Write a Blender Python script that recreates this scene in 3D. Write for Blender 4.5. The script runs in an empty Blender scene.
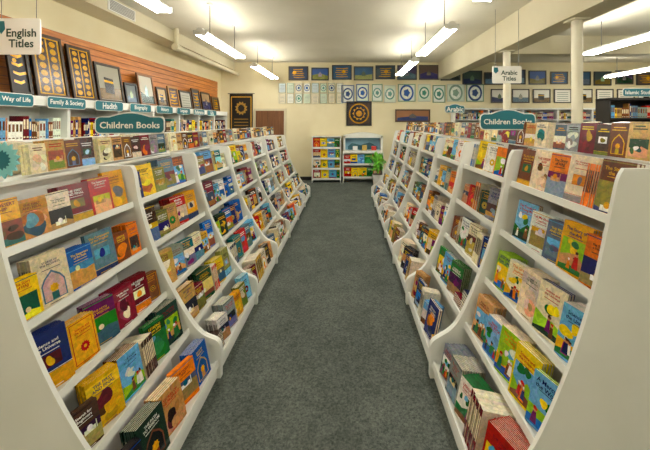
import bpy, math, random
from mathutils import Vector as V
R = random.Random(23)
sc = bpy.context.scene
try:
    sc.view_settings.view_transform = 'Standard'
except Exception:
    pass

def lin(c):
    o = []
    for x in c[:3]:
        x = x / 255.0
        o.append(x / 12.92 if x <= 0.04045 else ((x + 0.055) / 1.055) ** 2.4)
    return tuple(o)

# ------------------------------------------------------------ materials
def principled(name, col=(200, 200, 200), rough=0.5, metal=0.0):
    m = bpy.data.materials.new(name); m.use_nodes = True
    nt = m.node_tree; b = nt.nodes['Principled BSDF']
    b.inputs['Base Color'].default_value = (*lin(col), 1)
    b.inputs['Roughness'].default_value = rough
    b.inputs['Metallic'].default_value = metal
    return m, nt, b

def noisy(name, c1, c2, scale, rough=0.6, bump=0.0, detail=6, stretch=None):
    m, nt, b = principled(name, c1, rough)
    tc = nt.nodes.new('ShaderNodeTexCoord')
    n = nt.nodes.new('ShaderNodeTexNoise'); n.inputs['Scale'].default_value = scale
    n.inputs['Detail'].default_value = detail
    if stretch:
        mp = nt.nodes.new('ShaderNodeMapping'); mp.inputs['Scale'].default_value = stretch
        nt.links.new(tc.outputs['Object'], mp.inputs['Vector']); nt.links.new(mp.outputs['Vector'], n.inputs['Vector'])
    else:
        nt.links.new(tc.outputs['Object'], n.inputs['Vector'])
    r = nt.nodes.new('ShaderNodeValToRGB')
    r.color_ramp.elements[0].position = 0.32; r.color_ramp.elements[1].position = 0.68
    r.color_ramp.elements[0].color = (*lin(c1), 1); r.color_ramp.elements[1].color = (*lin(c2), 1)
    nt.links.new(n.outputs['Fac'], r.inputs['Fac']); nt.links.new(r.outputs['Color'], b.inputs['Base Color'])
    return m

M_WALL = noisy('wall_paint', (230, 218, 178), (236, 226, 190), 2.0, 0.7)
M_CEIL = noisy('ceiling_paint', (208, 202, 180), (218, 212, 192), 1.2, 0.8)
M_BEAM = noisy('beam_paint', (206, 197, 166), (214, 206, 178), 1.5, 0.7)
M_SHELF = noisy('white_laminate', (234, 236, 228), (243, 244, 238), 3.0, 0.4)
M_SLAT = noisy('slatwall_wood', (168, 96, 34), (206, 130, 56), 3.0, 0.45, stretch=(6, 1, 14))
M_DOOR = noisy('door_wood', (104, 66, 36), (130, 84, 48), 2.5, 0.5, stretch=(12, 12, 1))
M_DARK = noisy('dark_laminate', (34, 30, 30), (44, 40, 38), 4.0, 0.4)
M_METAL = principled('painted_metal', (232, 232, 226), 0.4)[0]
M_STEM = principled('grey_metal', (120, 118, 110), 0.4, 0.6)[0]
M_COL = noisy('column_paint', (222, 215, 188), (230, 224, 200), 3.0, 0.5)

def carpet():
    m, nt, b = principled('carpet', (70, 78, 76), 0.95)
    b.inputs['Specular IOR Level'].default_value = 0.1
    tc = nt.nodes.new('ShaderNodeTexCoord')
    n1 = nt.nodes.new('ShaderNodeTexNoise'); n1.inputs['Scale'].default_value = 75; n1.inputs['Detail'].default_value = 6
    n1.inputs['Roughness'].default_value = 0.8
    n2 = nt.nodes.new('ShaderNodeTexNoise'); n2.inputs['Scale'].default_value = 3.4; n2.inputs['Detail'].default_value = 10
    n2.inputs['Roughness'].default_value = 0.78
    for n in (n1, n2): nt.links.new(tc.outputs['Object'], n.inputs['Vector'])
    r1 = nt.nodes.new('ShaderNodeValToRGB')
    r1.color_ramp.elements[0].position = 0.34; r1.color_ramp.elements[1].position = 0.66
    r1.color_ramp.elements[0].color = (*lin((48, 54, 53)), 1); r1.color_ramp.elements[1].color = (*lin((122, 128, 121)), 1)
    r2 = nt.nodes.new('ShaderNodeValToRGB')
    r2.color_ramp.elements[0].position = 0.34; r2.color_ramp.elements[1].position = 0.66
    r2.color_ramp.elements[0].color = (0.60, 0.62, 0.62, 1); r2.color_ramp.elements[1].color = (1, 1, 1, 1)
    mx = nt.nodes.new('ShaderNodeMixRGB'); mx.blend_type = 'MULTIPLY'; mx.inputs[0].default_value = 1
    nt.links.new(n1.outputs['Fac'], r1.inputs['Fac']); nt.links.new(n2.outputs['Fac'], r2.inputs['Fac'])
    nt.links.new(r1.outputs['Color'], mx.inputs[1]); nt.links.new(r2.outputs['Color'], mx.inputs[2])
    nt.links.new(mx.outputs[0], b.inputs['Base Color'])
    bp = nt.nodes.new('ShaderNodeBump'); bp.inputs['Strength'].default_value = 0.5; bp.inputs['Distance'].default_value = 0.004
    nt.links.new(n1.outputs['Fac'], bp.inputs['Height']); nt.links.new(bp.outputs['Normal'], b.inputs['Normal'])
    return m
M_CARPET = carpet()

def attrmat(name, rough, art=False):
    m, nt, b = principled(name, (255, 255, 255), rough)
    a = nt.nodes.new('ShaderNodeAttribute'); a.attribute_name = 'Col'
    if not art:
        nt.links.new(a.outputs['Color'], b.inputs['Base Color']); return m
    tc = nt.nodes.new('ShaderNodeTexCoord')
    n = nt.nodes.new('ShaderNodeTexNoise'); n.inputs['Scale'].default_value = 42; n.inputs['Detail'].default_value = 6
    n.inputs['Roughness'].default_value = 0.7; n.inputs['Distortion'].default_value = 0.8
    nt.links.new(tc.outputs['Object'], n.inputs['Vector'])
    mx = nt.nodes.new('ShaderNodeMixRGB'); mx.blend_type = 'OVERLAY'; mx.inputs[0].default_value = 0.5
    nt.links.new(a.outputs['Color'], mx.inputs[1]); nt.links.new(n.outputs['Color'], mx.inputs[2])
    mr = nt.nodes.new('ShaderNodeMapRange'); mr.inputs['From Min'].default_value = 0.3; mr.inputs['From Max'].default_value = 0.7
    mr.inputs['To Min'].default_value = 0.68; mr.inputs['To Max'].default_value = 1.28
    nt.links.new(n.outputs['Fac'], mr.inputs['Value'])
    h = nt.nodes.new('ShaderNodeHueSaturation'); h.inputs['Saturation'].default_value = 1.08
    nt.links.new(mx.outputs[0], h.inputs['Color']); nt.links.new(mr.outputs['Result'], h.inputs['Value'])
    nt.links.new(h.outputs['Color'], b.inputs['Base Color'])
    return m
M_PRINT = attrmat('printed_surface', 0.45)
M_COVER = attrmat('book_paper', 0.27, True)

def emis(name, col, s):
    m = bpy.data.materials.new(name); m.use_nodes = True
    nt = m.node_tree; nt.nodes.clear()
    e = nt.nodes.new('ShaderNodeEmission'); o = nt.nodes.new('ShaderNodeOutputMaterial')
    e.inputs[0].default_value = (*col, 1); e.inputs[1].default_value = s
    nt.links.new(e.outputs[0], o.inputs[0]); return m
M_TUBE = emis('fluorescent_tube', (1.0, 0.968, 0.89), 43)

# ------------------------------------------------------------ mesh builder
X, Y, Z = V((1, 0, 0)), V((0, 1, 0)), V((0, 0, 1))
class MB:
    def __init__(s): s.v = []; s.f = []; s.m = []; s.c = []; s.mats = []
    def mi(s, mat):
        if mat not in s.mats: s.mats.append(mat)
        return s.mats.index(mat)
    def poly(s, pts, mat, col=(255, 255, 255)):
        n = len(s.v); s.v.extend([tuple(p) for p in pts]); s.f.append(tuple(range(n, n + len(pts))))
        s.m.append(s.mi(mat)); s.c.append(lin(col))
    def box(s, O, A, U, N, a0, a1, u0, u1, n0, n1, mat, col=(255, 255, 255), side=None, front=None):
        P = lambda a, u, n: O + A * a + U * u + N * n
        c = col
        q = [([P(a0, u0, n1), P(a1, u0, n1), P(a1, u1, n1), P(a0, u1, n1)], front or c),
             ([P(a1, u0, n0), P(a0, u0, n0), P(a0, u1, n0), P(a1, u1, n0)], c),
             ([P(a0, u0, n0), P(a0, u0, n1), P(a0, u1, n1), P(a0, u1, n0)], side or c),
             ([P(a1, u0, n1), P(a1, u0, n0), P(a1, u1, n0), P(a1, u1, n1)], c),
             ([P(a0, u1, n1), P(a1, u1, n1), P(a1, u1, n0), P(a0, u1, n0)], c),
             ([P(a0, u0, n0), P(a1, u0, n0), P(a1, u0, n1), P(a0, u0, n1)], c)]
        for pts, cc in q: s.poly(pts, mat, cc)
    def abox(s, x0, x1, y0, y1, z0, z1, mat, col=(255, 255, 255)):
        s.box(V((0, 0, 0)), X, Z, -Y, x0, x1, z0, z1, -y1, -y0, mat, col)
    def prism(s, prof, O, A, U, N, n0, n1, mat, col=(255, 255, 255)):
        P = lambda p, n: O + A * p[0] + U * p[1] + N * n
        s.poly([P(p, n1) for p in prof], mat, col)
        s.poly([P(p, n0) for p in reversed(prof)], mat, col)
        k = len(prof)
        for i in range(k):
            a, b = prof[i], prof[(i + 1) % k]
            s.poly([P(a, n0), P(b, n0), P(b, n1), P(a, n1)], mat, col)
    def cyl(s, p0, p1, r, mat, col=(255, 255, 255), seg=12, r1=None):
        p0 = V(p0); p1 = V(p1); r1 = r if r1 is None else r1
        d = (p1 - p0).normalized(); a = d.orthogonal().normalized(); b = d.cross(a)
        c0 = [p0 + (a * math.cos(t) + b * math.sin(t)) * r for t in [2 * math.pi * i / seg for i in range(seg)]]
        c1 = [p1 + (a * math.cos(t) + b * math.sin(t)) * r1 for t in [2 * math.pi * i / seg for i in range(seg)]]
        for i in range(seg):
            j = (i + 1) % seg
            s.poly([c0[i], c0[j], c1[j], c1[i]], mat, col)
        s.poly(list(reversed(c0)), mat, col); s.poly(c1, mat, col)
    def build(s, name, bevel=0, origin=None):
        me = bpy.data.meshes.new(name)
        o3 = V(origin) if origin else V((0, 0, 0))
        me.from_pydata([tuple(V(v) - o3) for v in s.v], [], s.f)
        for m in s.mats: me.materials.append(m)
        me.polygons.foreach_set('material_index', s.m)
        at = me.color_attributes.new('Col', 'FLOAT_COLOR', 'CORNER')
        buf = []
        for f, c in zip(s.f, s.c): buf.extend([c[0], c[1], c[2], 1.0] * len(f))
        at.data.foreach_set('color', buf)
        me.update()
        ob = bpy.data.objects.new(name, me); ob.location = o3
        sc.collection.objects.link(ob)
        if bevel:
            b = ob.modifiers.new('bevel', 'BEVEL'); b.width = bevel; b.segments = 2; b.limit_method = 'ANGLE'
        return ob

# ------------------------------------------------------------ text stamps
def text_mesh(body, bold=False):
    cu = bpy.data.curves.new('t', 'FONT'); cu.body = body; cu.align_x = 'CENTER'; cu.resolution_u = 2
    cu.space_line = 0.95
    if bold: cu.offset = 0.02
    ob = bpy.data.objects.new('t', cu); sc.collection.objects.link(ob)
    bpy.context.view_layer.update()
    dg = bpy.context.evaluated_depsgraph_get(); ev = ob.evaluated_get(dg); me = ev.to_mesh()
    vs = [(v.co.x, v.co.y) for v in me.vertices]; fs = [tuple(p.vertices) for p in me.polygons]
    ev.to_mesh_clear(); bpy.data.objects.remove(ob); bpy.data.curves.remove(cu)
    x0 = min(v[0] for v in vs); x1 = max(v[0] for v in vs); y0 = min(v[1] for v in vs); y1 = max(v[1] for v in vs)
    w = x1 - x0
    return [((v[0] - (x0 + x1) / 2) / w, (v[1] - (y0 + y1) / 2) / w) for v in vs], fs, (y1 - y0) / w

def stamp(mb, T, O, A, U, width, mat, col, maxh=None):
    vs, fs, r = T
    if maxh and r * width > maxh: width = maxh / r
    n = len(mb.v)
    mb.v.extend([tuple(O + A * (x * width) + U * (y * width)) for x, y in vs])
    k = mb.mi(mat); c = lin(col)
    for f in fs:
        mb.f.append(tuple(i + n for i in f)); mb.m.append(k); mb.c.append(c)

TITLES = [text_mesh(t, True) for t in ["STORIES OF\nTHE PROPHETS", "THE PATH\nTO WISDOM", "GARDENS of\nthe Righteous", "The Companions\nof the Prophet", "THE BEST OF\nSTORIES",
    "A Mercy to\nthe Worlds", "The Travels of\na Young Man", "THE FIRST\nAND FINAL", "Muslim\nChildren", "The NATURE\nof the World", "The Great\nJourney", "Tell Me About\nCreation",
    "Islamic\nQUIZ BOOK", "Seerah for\nBeginners", "The Story of\nthe Ark", "LESSONS\nfrom LIFE", "The Story\nof HAJJ", "THE DESERT\nSHIP", "The Supporters\nof the Faith", "Science and\nthe Universe"]]

# ------------------------------------------------------------ books
C = dict(gold=(222, 168, 50), cream=(236, 224, 190), white=(240, 238, 230), tan=(206, 160, 104), orange=(226, 120, 34), red=(184, 36, 32),
         maroon=(112, 22, 38), purple=(110, 28, 92), navy=(26, 40, 92), blue=(34, 96, 176), sky=(116, 176, 220), teal=(20, 104, 110),
         green=(36, 112, 52), dkgreen=(20, 62, 44), lime=(150, 190, 60), brown=(112, 66, 34), dkbrown=(64, 38, 26), black=(26, 24, 26),
         grey=(140, 144, 146), pink=(220, 120, 140), yellow=(240, 206, 60), olive=(130, 124, 60), steel=(86, 112, 134))
def P_(*n): return [C[k] for k in n]
ALL = P_('gold', 'cream', 'cream', 'white', 'white', 'tan', 'tan', 'orange', 'red', 'maroon', 'maroon', 'purple', 'navy', 'navy', 'blue',
         'sky', 'teal', 'green', 'dkgreen', 'brown', 'brown', 'dkbrown', 'black', 'grey', 'yellow', 'steel', 'olive')
MUTED = P_('cream', 'tan', 'brown', 'dkbrown', 'maroon', 'grey', 'steel', 'olive', 'white', 'dkgreen', 'black', 'gold', 'navy', 'cream', 'grey')
def jit(c, d=14):
    s = R.randint(-d, d)
    return tuple(max(8, min(248, x + s + R.randint(-d // 2, d // 2))) for x in c)
def lum(c): return 0.3 * c[0] + 0.6 * c[1] + 0.1 * c[2]
PAGE = (228, 218, 194)

def cover_art(mb, O, A, U, N, w, h, base, lvl, style):
    L = [0]
    def put(pts, col):
        L[0] += 1
        o = O + N * (0.00025 * L[0] + 0.0002)
        mb.poly([o + A * (max(-.5, min(.5, p[0])) * w) + U * (max(0, min(1, p[1])) * h) for p in pts], M_COVER, col)
    def rect(a0, u0, a1, u1, col): put([(a0, u0), (a1, u0), (a1, u1), (a0, u1)], col)
    def disc(ca, cu, r, col, n=14, ph=0, star=0):
        pts = []
        for i in range(n):
            t = 2 * math.pi * i / n + ph; rr = r * (0.78 if star and i % 2 else 1)
            pts.append((ca + rr * math.cos(t), cu + rr * math.sin(t) * w / h))
        put(pts, col)
    def blob(ca, cu, r, col, sx=None):
        n = 16; p1, p2 = R.uniform(0, 6), R.uniform(0, 6); a1, a2 = R.uniform(.08, .25), R.uniform(.05, .15); sx = sx or R.uniform(.7, 1.5)
        pts = []
        for i in range(n):
            t = 2 * math.pi * i / n; rr = r * (1 + a1 * math.sin(2 * t + p1) + a2 * math.sin(3 * t + p2))
            pts.append((ca + rr * sx * math.cos(t), cu + rr * math.sin(t) * w / h))
        put(pts, col)
    def near(c): return jit(c, 34)
    acc = jit(R.choice(ALL))
    for _ in range(8):
        if abs(lum(acc) - lum(base)) > 40: break
        acc = jit(R.choice(ALL), 20)
    tcol = R.choice([C['white'], C['white'], C['yellow'], C['gold']]) if lum(base) < 120 else R.choice([C['red'], C['navy'], C['black'], C['dkgreen'], C['maroon']])
    if lvl < 1:
        rect(-.38, .12, .38, R.uniform(.45, .6), acc); rect(-.36, .7, .36, .8, tcol); return
    tu, mh = R.uniform(.74, .84), .17
    if style == 'scene':
        full = R.random() < .6
        sky = jit(R.choice([C['sky'], C['yellow'], C['cream'], C['white'], C['sky'], C['lime']]), 10)
        x_ = .5 if full else .43
        rect(-x_, 0 if full else .05, x_, 1 if full else .68, sky)
        for _ in range(3): blob(R.uniform(-.3, .3), R.uniform(.5, .64), R.uniform(.08, .16), jit(R.choice([C['white'], C['yellow'], C['sky'], C['green']]), 20))
        hill = jit(R.choice([C['green'], C['lime'], C['tan'], C['gold']]))
        put([(-x_, .05), (x_, .05), (x_, R.uniform(.2, .4)), (.15, R.uniform(.3, .48)), (-.15, R.uniform(.22, .4)), (-x_, R.uniform(.3, .45))], hill)
        put([(-x_, .05), (x_, .05), (x_, R.uniform(.12, .2)), (0, R.uniform(.18, .28)), (-x_, R.uniform(.1, .2))], jit(R.choice([C['dkgreen'], C['brown'], C['green'], C['blue']])))
        for k in range(R.randint(2, 4)):
            a = R.uniform(-.32, .32); s_ = R.uniform(.7, 1.3); cc = jit(R.choice([C['red'], C['white'], C['navy'], C['orange'], C['brown'], C['purple'], C['green']]))
            b0 = R.uniform(.07, .16)
            put([(a - .09 * s_, b0), (a + .09 * s_, b0), (a + .05 * s_, b0 + .2 * s_), (a - .05 * s_, b0 + .2 * s_)], cc)
            disc(a, b0 + .23 * s_, .055 * s_, (196, 140, 100), 8); blob(a, b0 + .26 * s_, .045 * s_, jit(R.choice([C['white'], C['dkbrown'], C['red']])))
        tcol = R.choice([C['red'], C['navy'], C['dkgreen'], C['red'], C['maroon'], C['orange']])
        tu, mh = .83, .2
    elif style == 'ornate':
        g = jit(C['gold'] if lum(base) < 150 else acc)
        rect(-.43, .05, .43, .95, g); rect(-.405, .065, .405, .935, base)
        r = R.uniform(.18, .28); cu = R.uniform(.36, .44)
        disc(0, cu, r, g, 24, 0, 1); disc(0, cu, r * .85, acc, 24, .13, 1); disc(0, cu, r * .5, g, 16, 0, 1); disc(0, cu, r * .3, base, 12)
        if lum(base) < 120: tcol = g
        mh = .13
    elif style == 'photo':
        y0 = R.choice([.06, .12, 0]); y1 = R.uniform(.5, .66)
        xx = R.choice([.5, .5, .4]); rect(-xx, y0, xx, y1, near(acc))
        hz = R.uniform(y0 + .1, y1 - .12)
        put([(-xx, y0), (xx, y0), (xx, hz), (xx * .3, hz + R.uniform(-.04, .08)), (-xx * .3, hz + R.uniform(-.05, .06)), (-xx, hz + .03)], near(R.choice([C['olive'], C['tan'], C['brown'], C['steel'], base])))
        kind = R.random()
        if kind < .4:   # domed building
            a = R.uniform(-.15, .15); bc = near(R.choice([C['cream'], C['tan'], C['white']]))
            rect(a - .2, hz - .04, a + .2, hz + .06, bc); disc(a, hz + .07, .1, near(R.choice([C['gold'], C['teal'], C['white']])), 14)
            rect(a + .22, hz - .04, a + .25, hz + .15, bc)
        elif kind < .7:
            for _ in range(3): blob(R.uniform(-.25, .25), R.uniform(y0 + .14, y1 - .12), R.uniform(.06, .15), near(R.choice([acc, base, R.choice(ALL)])))
        else: disc(R.uniform(-.2, .2), hz + .07, .09, near(C['cream']), 14)
        rect(-.5, .955, .5, .972, acc)
        if R.random() < .5: rect(-.3, y1 + .015, .3, y1 + .022, tcol)
    elif style == 'full':
        for _ in range(6): blob(R.uniform(-.2, .2), R.uniform(.15, .6), R.uniform(.12, .3), near(R.choice([base, base, acc])))
        if R.random() < .6:
            rect(-.5, .7, .5, .92, near(base)); tu = .81; mh = .15
    elif style == 'arch':
        a = .34; put([(-a, .08), (a, .08), (a, .42), (.24, .54), (.1, .62), (0, .68), (-.1, .62), (-.24, .54), (-a, .42)], acc)
        put([(-a + .04, .1), (a - .04, .1), (a - .04, .41), (.2, .52), (0, .63), (-.2, .52), (-a + .04, .41)], near(base))
        disc(0, .32, .14, jit(C['gold']), 16, 0, 1); rect(-.1, .1, .1, .24, near(acc))
        tu = .82; mh = .14
    else:
        b1 = R.uniform(.1, .3); rect(-.5, 0, .5, b1, acc); rect(-.5, b1 + .01, .5, b1 + .02, tcol); rect(-.28, .38, .28, .6, near(R.choice(ALL))); blob(0, .48, .13, near(acc))
    o = O + N * (0.00025 * (L[0] + 1) + 0.0002)
    if lvl >= 2:
        stamp(mb, R.choice(TITLES), o + U * (tu * h), A, U, w * R.uniform(.55, .82), M_COVER, tcol, mh * h)
        L[0] += 1
        if style != 'scene': rect(-.2, .03, .2, .042, tcol)
        rect(-.26, tu - .12, .26, tu - .108, tcol)
    else:
        for k in range(2):
            ww = R.uniform(.2, .4); rect(-ww, tu - .05 + k * .075, ww, tu - .02 + k * .075, tcol)

def stack(mb, O, A, U, N, w, h, T, n, base, lvl, style):
    th = T / n
    for i in range(n):
        o = O - N * (i * th) + A * (R.uniform(-.004, .004) if i else 0)
        hh = h
        sp = jit(base, 8)
        if lvl >= 1:
            mb.box(o, A, U, N, -w / 2 + .001, w / 2 - .003, .002, hh - .003, -th + .0018, -.0012, M_COVER, jit(PAGE, 8), side=sp)
            mb.box(o, A, U, N, -w / 2, w / 2, 0, hh, -.0012, 0, M_COVER, sp, front=base)
            mb.box(o, A, U, N, -w / 2, w / 2, 0, hh, -th + .0004, -th + .0016, M_COVER, sp)
            if lvl >= 2:
                mb.box(o, A, U, N, -w / 2 - .0004, -w / 2 + .001, 0, hh, -th + .001, -.0006, M_COVER, sp)
                if th > .006:
                    for (z0, z1) in ((.08, .12), (.36, .8)):
                        q = lambda u, nn: o - A * (w / 2 + .0008) + U * (u * hh) + N * nn
                        mb.poly([q(z0, -th * .7), q(z0, -th * .35), q(z1, -th * .35), q(z1, -th * .7)], M_COVER, C['cream'] if lum(base) < 120 else C['dkbrown'])
        else:
            mb.box(o, A, U, N, -w / 2, w / 2, 0, hh, -th + .001, 0, M_COVER, jit(PAGE, 8), side=sp, front=base)
    cover_art(mb, O, A, U, N, w, h, base, lvl, style)

STY = ['scene', 'ornate', 'photo', 'photo', 'photo', 'plain', 'full', 'arch']
def faceout(mb, P, D, Len, N, U, hmax, lvl, pal=None, styles=None, yaw=(6, 26), wr=(.11, .168), Tr=(.02, .11), depth=.26, hmin=None, mix=.16, flat=0.0):
    c = .003; k = 0
    D = V(D); N = V(N); U = V(U)
    while True:
        rr = R.random(); base = jit(pal[k % len(pal)] if pal else R.choice(ALL), 12)
        if rr < mix and depth > .15:      # a run of copies standing spine-out
            t = R.choice([.009, .013, .02]); n = R.randint(5, 10); h = min(hmax, R.uniform(.19, .24)); d = R.uniform(.12, min(.17, depth))
            if c + n * t > Len:
                break
            A = U.cross(N)
            for i in range(n):
                O = P + D * (c + t * (i + .5)) - N * (R.uniform(.004, .01)) + U * .001
                mb.box(O, A, U, N, -t / 2 + .0005, t / 2 - .0005, 0, h, -d, 0, M_COVER, jit(PAGE, 8) if lvl else base, front=jit(base, 6))
                q = lambda a, u: O + A * a + U * (u * h) + N * .0006
                mb.poly([q(-t * .28, .35), q(t * .28, .35), q(t * .28, .85), q(-t * .28, .85)], M_COVER, C['cream'] if lum(base) < 120 else C['dkbrown'])
            c += n * t + R.uniform(.003, .008); k += 1
            continue
        if rr > 1 - flat:                 # a pile lying flat
            w = R.uniform(.13, .16); d = R.uniform(.18, .21); t = R.choice([.012, .018]); n = R.randint(5, 9)
            n = min(n, int((hmax - .02) / t))
            if c + w > Len: break
            A = U.cross(N)
            for i in range(n):
                O = P + D * (c + w / 2 + R.uniform(-.003, .003)) - N * .01 + U * (.001 + i * t)
                bc = jit(base, 8)
                mb.box(O, A, U, N, -w / 2, w / 2, 0, .0015, -d, 0, M_COVER, bc); mb.box(O, A, U, N, -w / 2, w / 2, t - .0025, t - .001, -d, 0, M_COVER, bc)
                mb.box(O, A, U, N, -w / 2 + .003, w / 2 - .003, .0015, t - .0025, -d + .003, -.003 if R.random() < .5 else -.0005, M_COVER, jit(PAGE, 6))
            c += w + R.uniform(.006, .012); k += 1
            continue
        w = R.uniform(*wr); h = min(hmax * R.uniform(.93, 1), w * R.uniform(1.42, 1.68))
        if hmin: h = max(h, hmin * R.uniform(.95, 1))
        psi = math.radians(R.uniform(*yaw)); T = R.uniform(*Tr)
        T = max(.008, min(T, depth - w * math.sin(psi) - .02))
        ext = w * math.cos(psi) + T * math.sin(psi)
        if c + ext > Len:
            w = Len - c - T * math.sin(psi)
            if w < .085: break
            w = w / math.cos(psi) * .98; ext = Len - c
        N2 = N * math.cos(psi) - D * math.sin(psi); A2 = U.cross(N2)
        O = P + D * (c + w / 2 * math.cos(psi)) - N * (w / 2 * math.sin(psi) + .006)
        st = (styles[k % len(styles)] if styles else R.choice(STY))
        n = max(2, int(T / R.choice([.006, .009, .013])))
        if lvl == 0: n = max(1, min(n, 4))
        stack(mb, O + U * .001, A2, U, N2, w, h, T, n, base, lvl, st)
        c += ext + R.uniform(.001, .005); k += 1

def spineout(mb, P, D, Len, N, U, hr=(.17, .25), depth=.15, lvl=0):
    D = V(D); N = V(N); U = V(U); A = U.cross(N)
    c = 0.002
    while True:
        reps = R.choice([1, 1, 2, 4]); base = jit(R.choice(ALL), 20); t = R.uniform(.014, .042); h = R.uniform(*hr); d = depth * R.uniform(.8, 1)
        if c + t * reps > Len: break
        for _ in range(reps):
            O = P + D * (c + t / 2)
            mb.box(O, A, U, N, -t / 2 + .0006, t / 2 - .0006, 0, h, -d, 0, M_COVER, base)
            o = O + N * .0005
            for (u0, u1) in ((.08, .14), (.45, .85)):
                mb.poly([o + A * (-t * .3) + U * (u0 * h), o + A * (t * .3) + U * (u0 * h), o + A * (t * .3) + U * (u1 * h), o + A * (-t * .3) + U * (u1 * h)], M_COVER,
                        C['cream'] if lum(base) < 120 else jit(C['brown'], 30))
            c += t
        if R.random() < .12: c += R.uniform(.01, .05)

# ------------------------------------------------------------ display gondolas
def catmull(pts, n=5):
    out = []
    for i in range(len(pts) - 1):
        p0 = pts[max(0, i - 1)]; p1 = pts[i]; p2 = pts[i + 1]; p3 = pts[min(len(pts) - 1, i + 2)]
        for j in range(n):
            t = j / n
            out.append(tuple(.5 * ((2 * p1[k]) + (-p0[k] + p2[k]) * t + (2 * p0[k] - 5 * p1[k] + 4 * p2[k] - p3[k]) * t * t + (-p0[k] + 3 * p1[k] - 3 * p2[k] + p3[k]) * t ** 3) for k in (0, 1)))
    out.append(pts[-1]); return out

TILT = math.radians(12)
def gondola(xs, y0, y1, lips, ztop, face, idx, rowspec=None, ledge_skip=0):
    """xs spine x; lips bottom->top [(u,z)]; face = +1 when the aisle side is +X"""
    mb = MB(); bk = MB()
    u0 = lips[0][0]
    cur = [(u0 + .03, .15), (u0 + .012, .235), (lips[1][0] + .065, lips[1][1] - .0), (lips[2][0] + .055, lips[2][1]), (lips[3][0] + .05, lips[3][1]), (lips[4][0] + .05, lips[4][1]), (lips[4][0] + .015, ztop - .05), (lips[4][0] - .01, ztop)]
    half = [(u0 + .03, 0)] + catmull(cur, 5)
    prof = half + [(-a, b) for a, b in reversed(half)]
    for (ya, yb) in ((y0 + .001, y0 + .02), (y1 - .02, y1 - .001)):
        mb.prism(prof, V((xs, 0, 0)), X, Z, -Y, -yb, -ya, M_SHELF)
    ya, yb = y0 + .0205, y1 - .0205
    mb.abox(xs - .009, xs + .009, ya, yb, .02, ztop - .02, M_SHELF)
    mb.abox(xs - .12, xs + .12, ya, yb, ztop - .02, ztop, M_SHELF)
    for s in (1, -1):
        N = V((s * math.cos(TILT), 0, math.sin(TILT))); U = V((-s * math.sin(TILT), 0, math.cos(TILT)))
        main = (s == face)
        for k, (u, z) in enumerate(lips):
            O = V((xs + s * u, 0, z)); A = Y if s > 0 else -Y
            aa, ab = (ya, yb) if s > 0 else (-yb, -ya)
            if k < 4: perp = U.dot(V((s * lips[k + 1][0], 0, lips[k + 1][1])) - V((s * u, 0, z)))
            else: perp = .28
            dep = .29 if k < 4 else .27
            mb.box(O, A, U, N, aa, ab, -.018, 0, -dep, 0, M_SHELF)
            mb.box(O, A, U, N, aa, ab, 0, min(.2, perp - .03) if k < 4 else .17, -dep, -dep + .012, M_SHELF)
            mb.box(O, A, U, N, aa, ab, -.024, .012, 0, .014, M_SHELF)
            if k == 0:
                mb.box(V((xs + s * (u + .004), 0, 0)), A, Z, V((s, 0, 0)), aa, ab, 0, z - .02, -.018, 0, M_SHELF)
            lvl = (2 if idx < 2 else 1) if main else 0
            if idx > 4: lvl = 0
            hm = min(.25, perp - .026)
            pal = st = None; kw = {}
            if main and rowspec and k in rowspec: pal, st, kw = rowspec[k]
            kw = dict(kw)
            if k <= 1 and 'flat' not in kw: kw['flat'] = .14
            P = O + Y * (ya + .006)
            faceout(bk, P - N * .001, Y, yb - ya - .012, N, U, hm, lvl, pal, st, **kw)
        N = V((s * math.cos(.14), 0, math.sin(.14))); U = V((-s * math.sin(.14), 0, math.cos(.14)))
        sk = ledge_skip if main else 0
        P = V((xs + s * .115, ya + .006 + sk, ztop + .013))
        faceout(bk, P, Y, yb - ya - .012 - sk, N, U, .175, (1 if idx < 4 else 0) if main else 0, MUTED, ['full', 'photo', 'arch', 'plain', 'full'], yaw=(0, 8), wr=(.095, .13), Tr=(.015, .07), depth=.085)
    mb.build('book_display_shelf', bevel=.0025, origin=(xs, (y0 + y1) / 2, 0))
    bk.build('row_of_books', origin=(xs, (y0 + y1) / 2, 0))

lipsL = [(.875, .10), (.69, .31), (.545, .55), (.42, .83), (.33, 1.125)]
lipsR = [(.835, .10), (.63, .35), (.50, .64), (.40, .95), (.33, 1.26)]
LROW = {4: (P_('gold', 'tan', 'cream', 'maroon', 'red', 'gold', 'cream', 'teal'), ['photo', 'full', 'photo', 'plain'], dict(mix=0, wr=(.12, .15))),
        3: (P_('yellow', 'cream', 'blue', 'steel', 'brown', 'orange', 'teal', 'dkgreen'), ['photo', 'arch', 'photo', 'plain', 'full'], dict(mix=.08)),
        2: (P_('navy', 'gold', 'purple', 'maroon', 'maroon', 'brown', 'orange', 'maroon'), ['plain', 'ornate', 'photo', 'full'], dict(mix=.1)),
        1: (P_('dkbrown', 'gold', 'brown', 'dkbrown', 'green', 'dkgreen', 'tan', 'orange'), ['photo', 'full', 'scene'], dict(mix=.1, flat=0)),
        0: (P_('black', 'dkgreen', 'tan', 'orange', 'blue', 'green', 'gold'), ['photo', 'arch', 'full'], dict(mix=0, flat=0))}
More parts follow.
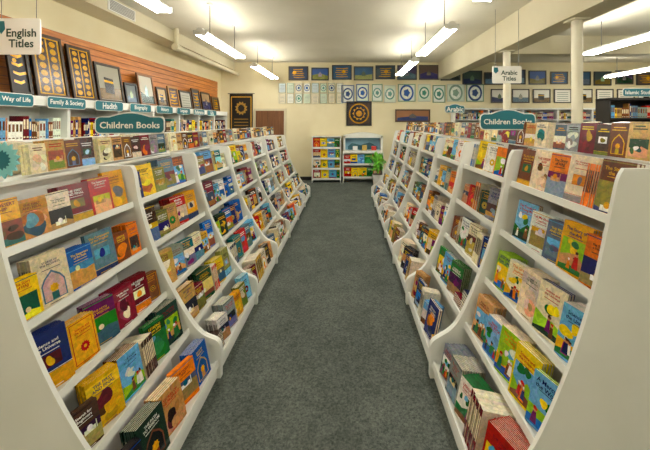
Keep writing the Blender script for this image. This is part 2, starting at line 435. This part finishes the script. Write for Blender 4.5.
RROW = {4: (P_('brown', 'orange', 'cream', 'orange', 'cream', 'brown', 'dkbrown', 'dkbrown'), ['photo', 'full', 'plain'], dict(hmin=.24, wr=(.12, .16), mix=.12)),
        3: (P_('orange', 'gold', 'steel', 'white', 'brown', 'white', 'sky'), ['photo', 'scene', 'photo'], dict(mix=0, hmin=.21)),
        2: (P_('white', 'navy', 'cream', 'white', 'lime', 'blue'), ['scene', 'scene', 'full'], dict(wr=(.13, .17), mix=0, hmin=.2)),
        1: (P_('lime', 'yellow', 'cream', 'white', 'tan'), ['scene'], dict(wr=(.13, .17), mix=0, flat=0, hmin=.2)),
        0: (P_('red', 'maroon', 'green', 'grey', 'grey', 'steel'), ['scene', 'photo'], dict(Tr=(.09, .16), mix=.1, flat=.2))}
UNIT = .915
for i in range(7):
    ya = 1.36 + i * UNIT
    gondola(-1.72, ya, ya + UNIT, lipsL, 1.37, 1, i, LROW if i == 0 else None, .40 if i == 0 else 0)
    gondola(1.40, ya, ya + UNIT, lipsR, 1.47, -1, i, RROW if i == 0 else None)

# ------------------------------------------------------------ room
def simple(name, x0, x1, y0, y1, z0, z1, mat, bevel=0):
    m = MB(); m.abox(x0, x1, y0, y1, z0, z1, mat); return m.build(name, bevel, origin=((x0 + x1) / 2, (y0 + y1) / 2, z0))
XL, XR, YF, YB, H = -3.6, 9.0, -2.6, 10.0, 3.36
simple('floor', XL - .1, XR + .1, YF - .1, YB + .1, -.1, 0, M_CARPET)
simple('ceiling', XL - .1, XR + .1, YF - .1, YB + .1, H, H + .1, M_CEIL)
simple('wall_left', XL - .1, XL, YF, YB, 0, H, M_WALL)
simple('wall_right', XR, XR + .1, YF, YB, 0, H, M_WALL)
simple('wall_back', XL - .1, XR + .1, YB, YB + .1, 0, H, M_WALL)
simple('wall_front', XL - .1, XR + .1, YF - .1, YF, 0, H, M_WALL)
simple('baseboard_back', -1.7, XR, YB - .015, YB, 0, .1, M_DARK)
simple('ceiling_beam', 2.6, 2.92, YF, YB, 2.88, H, M_BEAM, .01)
simple('ceiling_soffit', XL, -3.22, YF, YB, 3.14, H, M_BEAM, .01)
simple('ceiling_crossbeam', 2.93, XR, 6.9, 7.2, 3.0, H, M_BEAM, .01)
for y in (4.2, 6.05, 1.9):
    m = MB(); m.cyl((2.76, y, 0), (2.76, y, 2.88), .06, M_COL, seg=24)
    m.abox(2.66, 2.86, y - .1, y + .1, 2.865, 2.88, M_COL); m.abox(2.66, 2.86, y - .1, y + .1, 0, .012, M_COL)
    m.build('support_column', origin=(2.76, y, 0))
m = MB(); m.cyl((-3.12, 6.4, 3.02), (-3.12, 9.99, 3.02), .045, M_BEAM, seg=16); m.cyl((-3.12, 6.4, 3.02), (-3.12, 6.4, 3.36), .045, M_BEAM, seg=16)
m.cyl((-3.12, 6.33, 3.02), (-3.12, 6.5, 3.02), .06, M_BEAM, seg=16)
m.build('ceiling_pipe', origin=(-3.12, 8, 3))

# slatwall
m = MB(); z = 1.96
while z < 2.74:
    m.abox(XL + .008, XL + .028, YF + .2, YB - .35, z, z + .082, M_SLAT); z += .09
m.abox(XL + .002, XL + .01, YF + .2, YB - .35, 1.96, z, M_DOOR)
m.build('slat_panel', origin=(XL, 4, 1.96))
m = MB(); m.abox(-3.218, -3.205, 4.7, 5.3, 3.17, 3.33, M_METAL)
for k in range(7): m.abox(-3.206, -3.198, 4.73, 5.27, 3.185 + k * .02, 3.193 + k * .02, M_STEM)
m.build('air_vent', origin=(-3.2, 5, 3.17))

# fluorescent fixtures
def fixture(x, y0, y1, z=2.86):
    m = MB()
    m.prism([(-.03, -.01), (.03, -.01), (.045, .03), (.03, .06), (-.03, .06), (-.045, .03)], V((x, 0, z)), X, Z, -Y, -y1, -y0, M_METAL)
    for dx in (-.066, .066):
        m.cyl((x + dx, y0 + .03, z - .01), (x + dx, y1 - .03, z - .01), .019, M_TUBE, seg=10)
    for yy in (y0 + .015, y1 - .015):
        m.abox(x - .09, x + .09, yy - .012, yy + .012, z - .03, z + .03, M_METAL)
    for yy in (y0 + .35, y1 - .35):
        m.cyl((x, yy, z + .05), (x, yy, H), .007, M_STEM, seg=8)
        m.cyl((x, yy, H - .02), (x, yy, H), .04, M_METAL, seg=12)
    m.build('fluorescent_light', origin=(x, (y0 + y1) / 2, z))
for (y0, y1) in ((-1.9, .1), (1.7, 3.8), (4.7, 6.5), (7.4, 9.6)): fixture(-1.98, y0, y1)  # first fixture is unseen, added behind the camera to brighten the room
for (y0, y1) in ((-1.9, .1), (1.35, 3.45), (4.4, 6.25), (6.8, 8.9)): fixture(1.32, y0, y1)  # first one again added out of view behind the camera for extra light
for (y0, y1) in ((.5, 2.6), (4.5, 6.2)): fixture(4.25, y0, y1)
for (y0, y1) in ((1.5, 3.5), (5.0, 6.7), (7.5, 9.3)): fixture(6.9, y0, y1)

# ------------------------------------------------------------ left wall cases
def bookcase_x(y0, y1):
    m = MB(); b = MB(); x0, x1 = XL + .002, XL + .34
    m.abox(x0, x0 + .015, y0, y1, 0, 1.93, M_SHELF)
    for yy in (y0, y1 - .02): m.abox(x0, x1, yy, yy + .02, 0, 1.93, M_SHELF)
    for z in (.1, .44, .78, 1.12, 1.47):
        m.abox(x0, x1 - .003, y0 + .02, y1 - .02, z - .02, z, M_SHELF)
        P = V((x1 - .03, y0 + .024, z + .001))
        if R.random() < .6: spineout(b, P, Y, y1 - y0 - .05, X, Z)
        else: faceout(b, P, Y, y1 - y0 - .05, X, Z, .24, 1, yaw=(0, 10), depth=.25)
    m.abox(x0, x1 + .005, y0, y1, 1.83, 1.93, M_SHELF)
    m.build('wall_bookcase', .002, origin=(x0, y0, 0)); b.build('row_of_books', origin=(x0, y0, 0))
y = 2.3
while y < 9.4:
    bookcase_x(y, y + .9); y += .902

TEAL = (16, 108, 122)
def oval(w, h, n=10, r=.5):
    pts = []; rr = h * r
    for cx, cy, a0 in ((w / 2 - rr, -h / 2 + rr, -90), (w / 2 - rr, h / 2 - rr, 0), (-w / 2 + rr, h / 2 - rr, 90), (-w / 2 + rr, -h / 2 + rr, 180)):
        for i in range(n + 1):
            a = math.radians(a0 + 90 * i / n); pts.append((cx + rr * math.cos(a), cy + rr * math.sin(a)))
    return pts
def plaque(name, O, A, U, w, h, text, post=None, arch=0, pa=0):
    m = MB(); N = A.cross(U)
    def shape(w, h):
        p = oval(w, h, 8, .28)
        if arch:
            n = 9; top = []
            for i in range(n + 1):
                t = i / n; top.append((w * .3 * (1 - 2 * t), h / 2 + arch * math.sin(math.pi * t)))
            p = p[:18] + top + p[18:]
        return p
    m.prism(shape(w, h), O, A, U, N, -.006, .004, M_PRINT, C['white'])
    m.prism(shape(w - .014, h - .014), O, A, U, N, .004, .006, M_PRINT, TEAL)
    stamp(m, text_mesh(text, True), O + N * .0068, A, U, w * .86, M_PRINT, C['white'], h * .62)
    if post is not None:
        m.box(O, A, Z, N, pa - .01, pa + .01, post - O.z, -h / 2 + .02, -.014, -.006, M_METAL)
        m.box(V((O.x, O.y, post)), A, Z, N, pa - .025, pa + .025, 0, .005, -.04, .02, M_METAL)
    return m.build(name, origin=tuple(O))
yy = 3.05
for t in ("Islamic Way of Life", "Family & Society", "Hadith", "Biography", "History", "Language", "Reference", "Gifts"):
    plaque('section_sign', V((XL + .365, yy + .28, 1.87)), Y, Z, .56, .13, t); yy += .72

plaque('children_books_sign', V((-1.56, 2.52, 1.63)), V((math.cos(.12), math.sin(.12), 0)), Z, .47, .125, "Children Books", post=1.372, arch=.03, pa=-.16)
plaque('children_books_sign', V((1.20, 2.62, 1.655)), V((math.cos(-.12), math.sin(-.12), 0)), Z, .40, .125, "Children Books", post=1.472, arch=.03, pa=.19)
plaque('section_sign', V((1.40, 4.55, 1.82)), X, Z, .26, .1, "Arabic", post=1.472, arch=.02)

def hanging(name, x, y, z0, z1, w, text):
    m = MB(); O = V((x, y, (z0 + z1) / 2)); h = z1 - z0
    m.prism(oval(w, h, 4, .08), O, X, Z, -Y, -.006, .006, M_PRINT, C['white'])
    m.prism([(-w * .46, h * .42), (-w * .32, h * .42), (-w * .30, h * .2), (-w * .39, h * .06), (-w * .46, h * .2)], O, X, Z, -Y, .006, .0075, M_PRINT, TEAL)
    stamp(m, text_mesh(text, True), O - Y * .008 + X * w * .07 - Z * h * .05, X, Z, w * .68, M_PRINT, C['dkgreen'], h * .6)
    for dx in (-w * .4, w * .4): m.cyl((x + dx, y, z1 - .01), (x + dx, y, H), .003, M_STEM, seg=6)
    m.build(name, origin=tuple(O))
hanging('english_titles_sign', -3.0, 3.2, 2.27, 2.6, .40, "English\nTitles")
hanging('arabic_titles_sign', 2.42, 5.3, 2.24, 2.5, .44, "Arabic\nTitles")

# sunburst cardboard standing on the ledge
m = MB(); O = V((-1.60, 1.62, 1.475))
pts = []
for i in range(32):
    a = 2 * math.pi * i / 32; r = .088 if i % 2 else .068; pts.append((r * math.cos(a), r * math.sin(a)))
m.prism(pts, O, X, Z, -Y, -.004, .004, M_PRINT, (130, 205, 210))
m.prism([(p[0] * .55, p[1] * .55) for p in pts], O, X, Z, -Y, .004, .006, M_PRINT, TEAL)
m.box(O, X, Z, -Y, -.06, -.02, -.103, -.02, -.03, -.004, M_METAL)
m.build('sunburst_display_sign', origin=tuple(O))

# ------------------------------------------------------------ framed pictures
def framed(name, O, A, U, w, h, fcol, mat_col, kind, fw=.03):
    m = MB(); N = A.cross(U)
    m.box(O, A, U, N, -w / 2, w / 2, 0, h, 0, .012, M_PRINT, mat_col)
    for (a0, a1, u0, u1) in ((-w / 2, w / 2, 0, fw), (-w / 2, w / 2, h - fw, h), (-w / 2, -w / 2 + fw, fw, h - fw), (w / 2 - fw, w / 2, fw, h - fw)):
        m.box(O, A, U, N, a0, a1, u0, u1, 0, .024, M_PRINT, fcol)
    def p(pts, col, l): m.poly([O + A * (q[0] * w) + U * (q[1] * h) + N * (.0125 + l * .0006) for q in pts], M_COVER, col)
    def disc(ca, cu, r, col, l, n=16, star=0, asp=1):
        q = []
        for i in range(n):
            t = 2 * math.pi * i / n; rr = r * (.75 if star and i % 2 else 1); q.append((ca + rr * math.cos(t), cu + rr * asp * math.sin(t) * w / h))
        p(q, col, l)
    g = C['gold']
    if kind == 'door':
        p([(-.40, .05), (.40, .05), (.40, .95), (-.40, .95)], (196, 150, 50), 1); p([(-.35, .07), (-.02, .07), (-.02, .93), (-.35, .93)], (60, 40, 14), 2)
        p([(.02, .07), (.35, .07), (.35, .93), (.02, .93)], (60, 40, 14), 2)
        for s in (-.185, .185):
            for u in (.14, .26, .38, .5, .62, .74, .86): disc(s, u, .1, (190, 144, 46), 3, 14, 0, .8)
    elif kind == 'kaaba':
        p([(-.44, .08), (.44, .08), (.44, .4), (-.44, .35)], (120, 100, 70), 1); p([(-.2, .25), (.15, .22), (.15, .62), (-.2, .65)], (18, 18, 20), 2)
        p([(-.2, .52), (.15, .5), (.15, .55), (-.2, .58)], g, 3)
    elif kind == 'calli':
        for i in range(5):
            u = .2 + i * .14; x0 = R.uniform(-.35, -.2); x1 = R.uniform(.2, .35)
            p([(x0, u), (0, u - .03), (x1, u + .01), (x1 - .03, u + .05), (0, u + .02), (x0, u + .04)], g, 1 + i * .3)
        disc(R.uniform(-.2, .2), .55, .1, g, 3, 8)
    elif kind == 'medal':
        disc(0, .5, .40, (190, 140, 50), 1, 32, 0); disc(0, .5, .35, (34, 28, 24), 2, 32); disc(0, .5, .27, (200, 150, 60), 3, 20, 1); disc(0, .5, .2, (40, 30, 24), 4, 16); disc(0, .5, .12, (190, 140, 60), 5, 8)
    elif kind == 'oval':
        cc = R.choice([(60, 130, 110), (50, 90, 160), (70, 130, 120), (120, 150, 130), (40, 70, 120)])
        disc(0, .5, .40, cc, 1, 20, 0, 1.2); disc(0, .5, .3, (228, 234, 222), 2, 20, 0, 1.2); disc(0, .5, .2, cc, 3, 10, 1, 1.2)
    elif kind == 'scenic':
        p([(-.44, .08), (.44, .08), (.44, R.uniform(.3, .5)), (0, R.uniform(.3, .6)), (-.44, R.uniform(.3, .5))], jit(R.choice([C['teal'], C['steel'], C['dkgreen'], C['navy'], C['olive']]), 20), 1)
        p([(-.1, .3), (.1, .3), (.1, .5), (0, .68), (-.1, .5)], jit((130, 140, 130), 40), 2)
    elif kind == 'text':
        for i in range(5): p([(-.32, .16 + i * .14), (.32, .16 + i * .14), (.32, .2 + i * .14), (-.32, .2 + i * .14)], (150, 155, 145), 1)
    m.build(name, origin=tuple(O))
lt = .16
Uf = V((-math.sin(lt), 0, math.cos(lt)))
fx = XL + .2
specs = [(3.10, .34, .62, C['gold'], (70, 60, 40), 'door'), (3.66, .26, .66, (40, 30, 20), (30, 26, 18), 'calli'), (4.05, .46, .74, (60, 40, 20), (60, 44, 16), 'door'), (4.54, .42, .70, (60, 40, 20), (60, 44, 16), 'door'), (5.06, .56, .56, (50, 40, 30), (150, 146, 128), 'kaaba'),
         (5.54, .34, .34, (40, 40, 40), (90, 100, 100), 'scenic'), (5.98, .48, .54, (130, 84, 46), (190, 186, 170), 'scenic'), (6.46, .36, .36, (60, 40, 24), (190, 160, 110), 'kaaba'),
         (6.90, .42, .42, (170, 120, 50), (70, 40, 24), 'calli'), (7.42, .54, .38, (50, 40, 34), (170, 168, 156), 'text'), (7.95, .42, .48, (90, 60, 30), (40, 50, 60), 'calli'), (8.5, .56, .44, (50, 36, 24), (150, 120, 80), 'scenic'), (9.1, .5, .38, (110, 70, 34), (50, 40, 30), 'calli')]
for (yc, w, h, fc, mc, kd) in specs:
    framed('framed_picture', V((fx, yc, 1.932)), Y, Uf, w - .02, h, fc, mc, kd, .035)

# back wall
A, U = X, Z; yb = YB - .002
cols = [(40, 60, 90), (90, 110, 110), (38, 64, 74), (50, 90, 160), (36, 70, 60), (60, 50, 90), (34, 84, 120), (40, 60, 70), (90, 70, 60), (40, 90, 130)]
xk = -1.68; k = 0
while xk < 8.4:
    hh = R.choice([.36, .40, .42, .40])
    framed('framed_picture', V((xk + .29, yb, (2.86 if xk < 3 else 2.72) + R.uniform(-.02, .02))), A, U, R.choice([.5, .56, .56]), hh, (40, 46, 50) if k % 3 else (70, 60, 46), cols[(k * 3) % len(cols)], R.choice(['scenic', 'scenic', 'calli', 'scenic']), .03)
    xk += .62; k += 1
xk = -1.95; k = 0
while xk < -.15:
    for z0 in (2.49, 2.19):
        framed('wall_poster', V((xk + .1, yb, z0)), A, U, .2, .28, R.choice([(206, 208, 190), (150, 170, 150), (170, 160, 120)]), R.choice([(236, 238, 226), (206, 220, 196), (196, 212, 218), (230, 220, 190)]), R.choice(['text', 'oval', 'scenic', 'text']), .012); k += 1
    xk += .235
for i, (xx, ww) in enumerate(((.02, .36), (.44, .36), (.86, .3), (1.22, .34), (1.7, .5), (2.2, .36), (2.62, .36), (3.1, .5), (3.65, .5))):
    framed('wall_poster', V((xx, yb, 2.22 + (.02 if i % 3 else -.01))), A, U, ww, .5, (60, 100, 150) if i < 2 else ((200, 206, 190) if i % 2 else (110, 150, 120)), (214, 226, 206) if i % 2 else (226, 230, 222), 'oval', .025)
framed('calligraphy_frame', V((.34, yb, 1.55)), A, U, .72, .70, (16, 14, 14), (60, 40, 28), 'medal', .06)
framed('framed_picture', V((1.87, yb, 1.66)), A, U, 1.0, .36, (80, 54, 30), (150, 100, 60), 'scenic', .04)
for i in range(8):
    framed('framed_picture', V((4.35 + i * .6, yb, 2.2)), A, U, .5, .40, (60, 56, 50), (236, 234, 222), R.choice(['text', 'scenic', 'text', 'kaaba']), .03)
# banner
m = MB(); O = V((-3.02, YB - .012, 1.3))
m.box(O, A, U, -Y, -.33, .33, 0, 1.16, 0, .006, M_PRINT, (22, 20, 20))
for (a, b, c, d) in ((-.29, .29, .05, .075), (-.29, .29, 1.06, 1.085), (-.29, -.27, .05, 1.085), (.27, .29, .05, 1.085)): m.box(O, A, U, -Y, a, b, c, d, .006, .008, M_PRINT, C['gold'])
pts = [(.18 * math.cos(t) * (1 if i % 2 else .75), .75 + .2 * math.sin(t) * (1 if i % 2 else .75)) for i, t in enumerate([2 * math.pi * j / 24 for j in range(24)])]
m.prism(pts, O, A, U, -Y, .006, .008, M_PRINT, (170, 130, 50))
m.prism([(p[0] * .6, .75 + (p[1] - .75) * .6) for p in pts], O, A, U, -Y, .008, .009, M_PRINT, (22, 20, 20))
for i in range(4): m.box(O, A, U, -Y, -.2, .2, .16 + i * .09, .18 + i * .09, .006, .008, M_PRINT, (170, 130, 50))
m.cyl((-3.4, YB - .016, 2.47), (-2.64, YB - .016, 2.47), .012, M_STEM)
m.build('calligraphy_banner', origin=tuple(O))
# door
m = MB(); m.abox(-2.66, -1.74, YB - .03, YB - .001, 0, 2.04, M_BEAM); m.abox(-2.6, -1.8, YB - .045, YB - .028, .01, 1.98, M_DOOR)
for (z0, z1) in ((.2, .9), (1.05, 1.8)):
    m.abox(-2.48, -2.24, YB - .052, YB - .044, z0, z1, M_DOOR); m.abox(-2.16, -1.92, YB - .052, YB - .044, z0, z1, M_DOOR)
m.cyl((-1.87, YB - .09, 1.0), (-1.87, YB - .04, 1.0), .025, M_STEM)
m.build('door_1', .003, origin=(-2.2, YB, 0))

# back display racks
def back_rack(name, x0, x1, z1, tiers, dep=.4):
    m = MB(); b = MB(); y0 = YB - dep; y1 = YB - .02
    for xx in (x0, x1 - .025): m.abox(xx, xx + .025, y0, y1, 0, z1, M_SHELF)
    m.abox(x0 + .025, x1 - .025, y1 - .02, y1, 0, z1, M_SHELF)
    for z in tiers:
        m.abox(x0 + .025, x1 - .025, y0 + .01, y1 - .02, z - .025, z, M_SHELF)
        m.abox(x0 + .025, x1 - .025, y0, y0 + .012, z - .03, z + .02, M_SHELF)
        faceout(b, V((x0 + .03, y0 + .03, z + .001)), X, x1 - x0 - .06, -Y, Z, .27, 1, P_('red', 'yellow', 'sky', 'green', 'orange', 'pink', 'orange', 'white', 'lime'), None, yaw=(0, 3), wr=(.17, .22), Tr=(.02, .05), depth=.2, mix=0, hmin=.25)
    m.abox(x0, x1, y0 + .01, y1, z1 - .02, z1, M_SHELF)
    m.build(name, .002, origin=(x0, y0, 0)); b.build('row_of_books', origin=(x0, y0, 0))
back_rack('magazine_rack', -.97, -.17, 1.26, (.1, .38, .66, .95))
back_rack('display_bookcase', -.12, 1.0, .82, (.14, .5))
# white framed display case with arched top on the bookcase
m = MB(); x0, x1, y0, z1 = -.12, 1.0, YB - .4, .822; cx = (x0 + x1) / 2
for a, b in ((x0 + .02, x0 + .07), (x1 - .07, x1 - .02)): m.abox(a, b, y0 + .02, YB - .03, z1, z1 + .46, M_SHELF)
m.abox(x0 + .07, x1 - .07, y0 + .02, YB - .03, z1, z1 + .05, M_SHELF)
arc = [(x1 - .02 - (x1 - x0 - .04) * t / 12, .46 + .09 * math.sin(math.pi * t / 12)) for t in range(13)]
m.prism([(x0 + .02, .40), (x1 - .02, .40)] + arc, V((0, y0 + .02, z1)), X, Z, -Y, -.35, 0, M_SHELF)
m.abox(x0 + .07, x1 - .07, YB - .05, YB - .03, z1 + .05, z1 + .40, M_PRINT, (150, 200, 228))
m.prism([(cx - .42, .06), (cx + .42, .06), (cx + .42, .14), (cx + .2, .26), (cx - .05, .18), (cx - .3, .24), (cx - .42, .14)], V((0, YB - .05, z1)), X, Z, -Y, 0, .004, M_PRINT, (70, 130, 150))
for i, (cc, xx) in enumerate((((240, 244, 244), -.28), ((210, 180, 90), -.02), ((200, 60, 50), .24))):
    m.abox(cx + xx, cx + xx + .13, y0 + .12, y0 + .22, z1 + .05, z1 + .16 + .03 * (i % 2), M_PRINT, cc)
m.build('display_case', .002, origin=(cx, y0, z1))

# potted plant
m = MB(); px, py = .80, 9.1
m.cyl((px, py, 0), (px, py, .3), .11, M_PRINT, (230, 228, 220), 20, .15)
m.cyl((px, py, .29), (px, py, .31), .14, M_PRINT, (60, 44, 30), 20)
for i in range(90):
    a = R.uniform(0, 6.283); zz = R.uniform(.42, .90); r = R.uniform(.08, .24) * (1 - abs(zz - .64) * 1.3)
    root = V((px, py, .3)); tip = V((px + r * math.cos(a), py + r * math.sin(a), zz)); mid = (root + tip) / 2 + V((0, 0, .08)); side = V((-math.sin(a), math.cos(a), 0)) * .06
    g = jit((120, 200, 60), 22)
    m.poly([root, mid - side * .6, mid + side * .6], M_PRINT, g); m.poly([mid - side * .6, tip - side * .8 - V((0, 0, .06)), tip, tip + side * .8 - V((0, 0, .06)), mid + side * .6], M_PRINT, g)
m.build('potted_plant', origin=(px, py, 0))

# back-right and right bookcases (facing -Y)
def bookcase_y(x0, x1, yf, h, mat, dep=.34):
    m = MB(); b = MB(); y1 = yf + dep
    m.abox(x0, x1, y1 - .015, y1, 0, h, mat)
    for xx in (x0, x1 - .022): m.abox(xx, xx + .022, yf, y1 - .015, 0, h, mat)
    z = .1
    while z < h - .2:
        m.abox(x0 + .022, x1 - .022, yf + .003, y1 - .015, z - .02, z, mat)
        P = V((x0 + .028, yf + .03, z + .001))
        if R.random() < .65: spineout(b, P, X, x1 - x0 - .056, -Y, Z)
        else: faceout(b, P, X, x1 - x0 - .056, -Y, Z, .23, 0, yaw=(0, 8), depth=.24)
        z += .325
    m.abox(x0, x1, yf - .01, y1, h - .02, h + .02, mat)
    m.build('bookcase', .002, origin=(x0, yf, 0)); b.build('row_of_books', origin=(x0, yf, 0))
x = 2.95
while x < 8.4: bookcase_y(x, x + .95, YB - .37, 2.02, M_SHELF); x += .953
x = 4.5
while x < 8: bookcase_y(x, x + .95, 6.0, 2.05, M_DARK); x += .953
plaque('section_sign', V((5.0, 5.97, 2.16)), X, Z, .6, .14, "Islamic Studies", post=2.07)
plaque('section_sign', V((6.6, 5.97, 2.16)), X, Z, .6, .14, "History", post=2.07)

# ------------------------------------------------------------ world + camera
w = bpy.data.worlds.new('World'); sc.world = w; w.use_nodes = True
w.node_tree.nodes['Background'].inputs[0].default_value = (.9, .9, .85, 1); w.node_tree.nodes['Background'].inputs[1].default_value = .3
cam = bpy.data.cameras.new('camera'); co = bpy.data.objects.new('camera', cam); sc.collection.objects.link(co)
co.location = (0, 0, 1.65); co.rotation_euler = (math.radians(90), 0, 0)
cam.sensor_width = 36; cam.lens = 36 * 350 / 650; cam.shift_x = -.034; cam.shift_y = -.158; cam.clip_start = .05
sc.camera = co
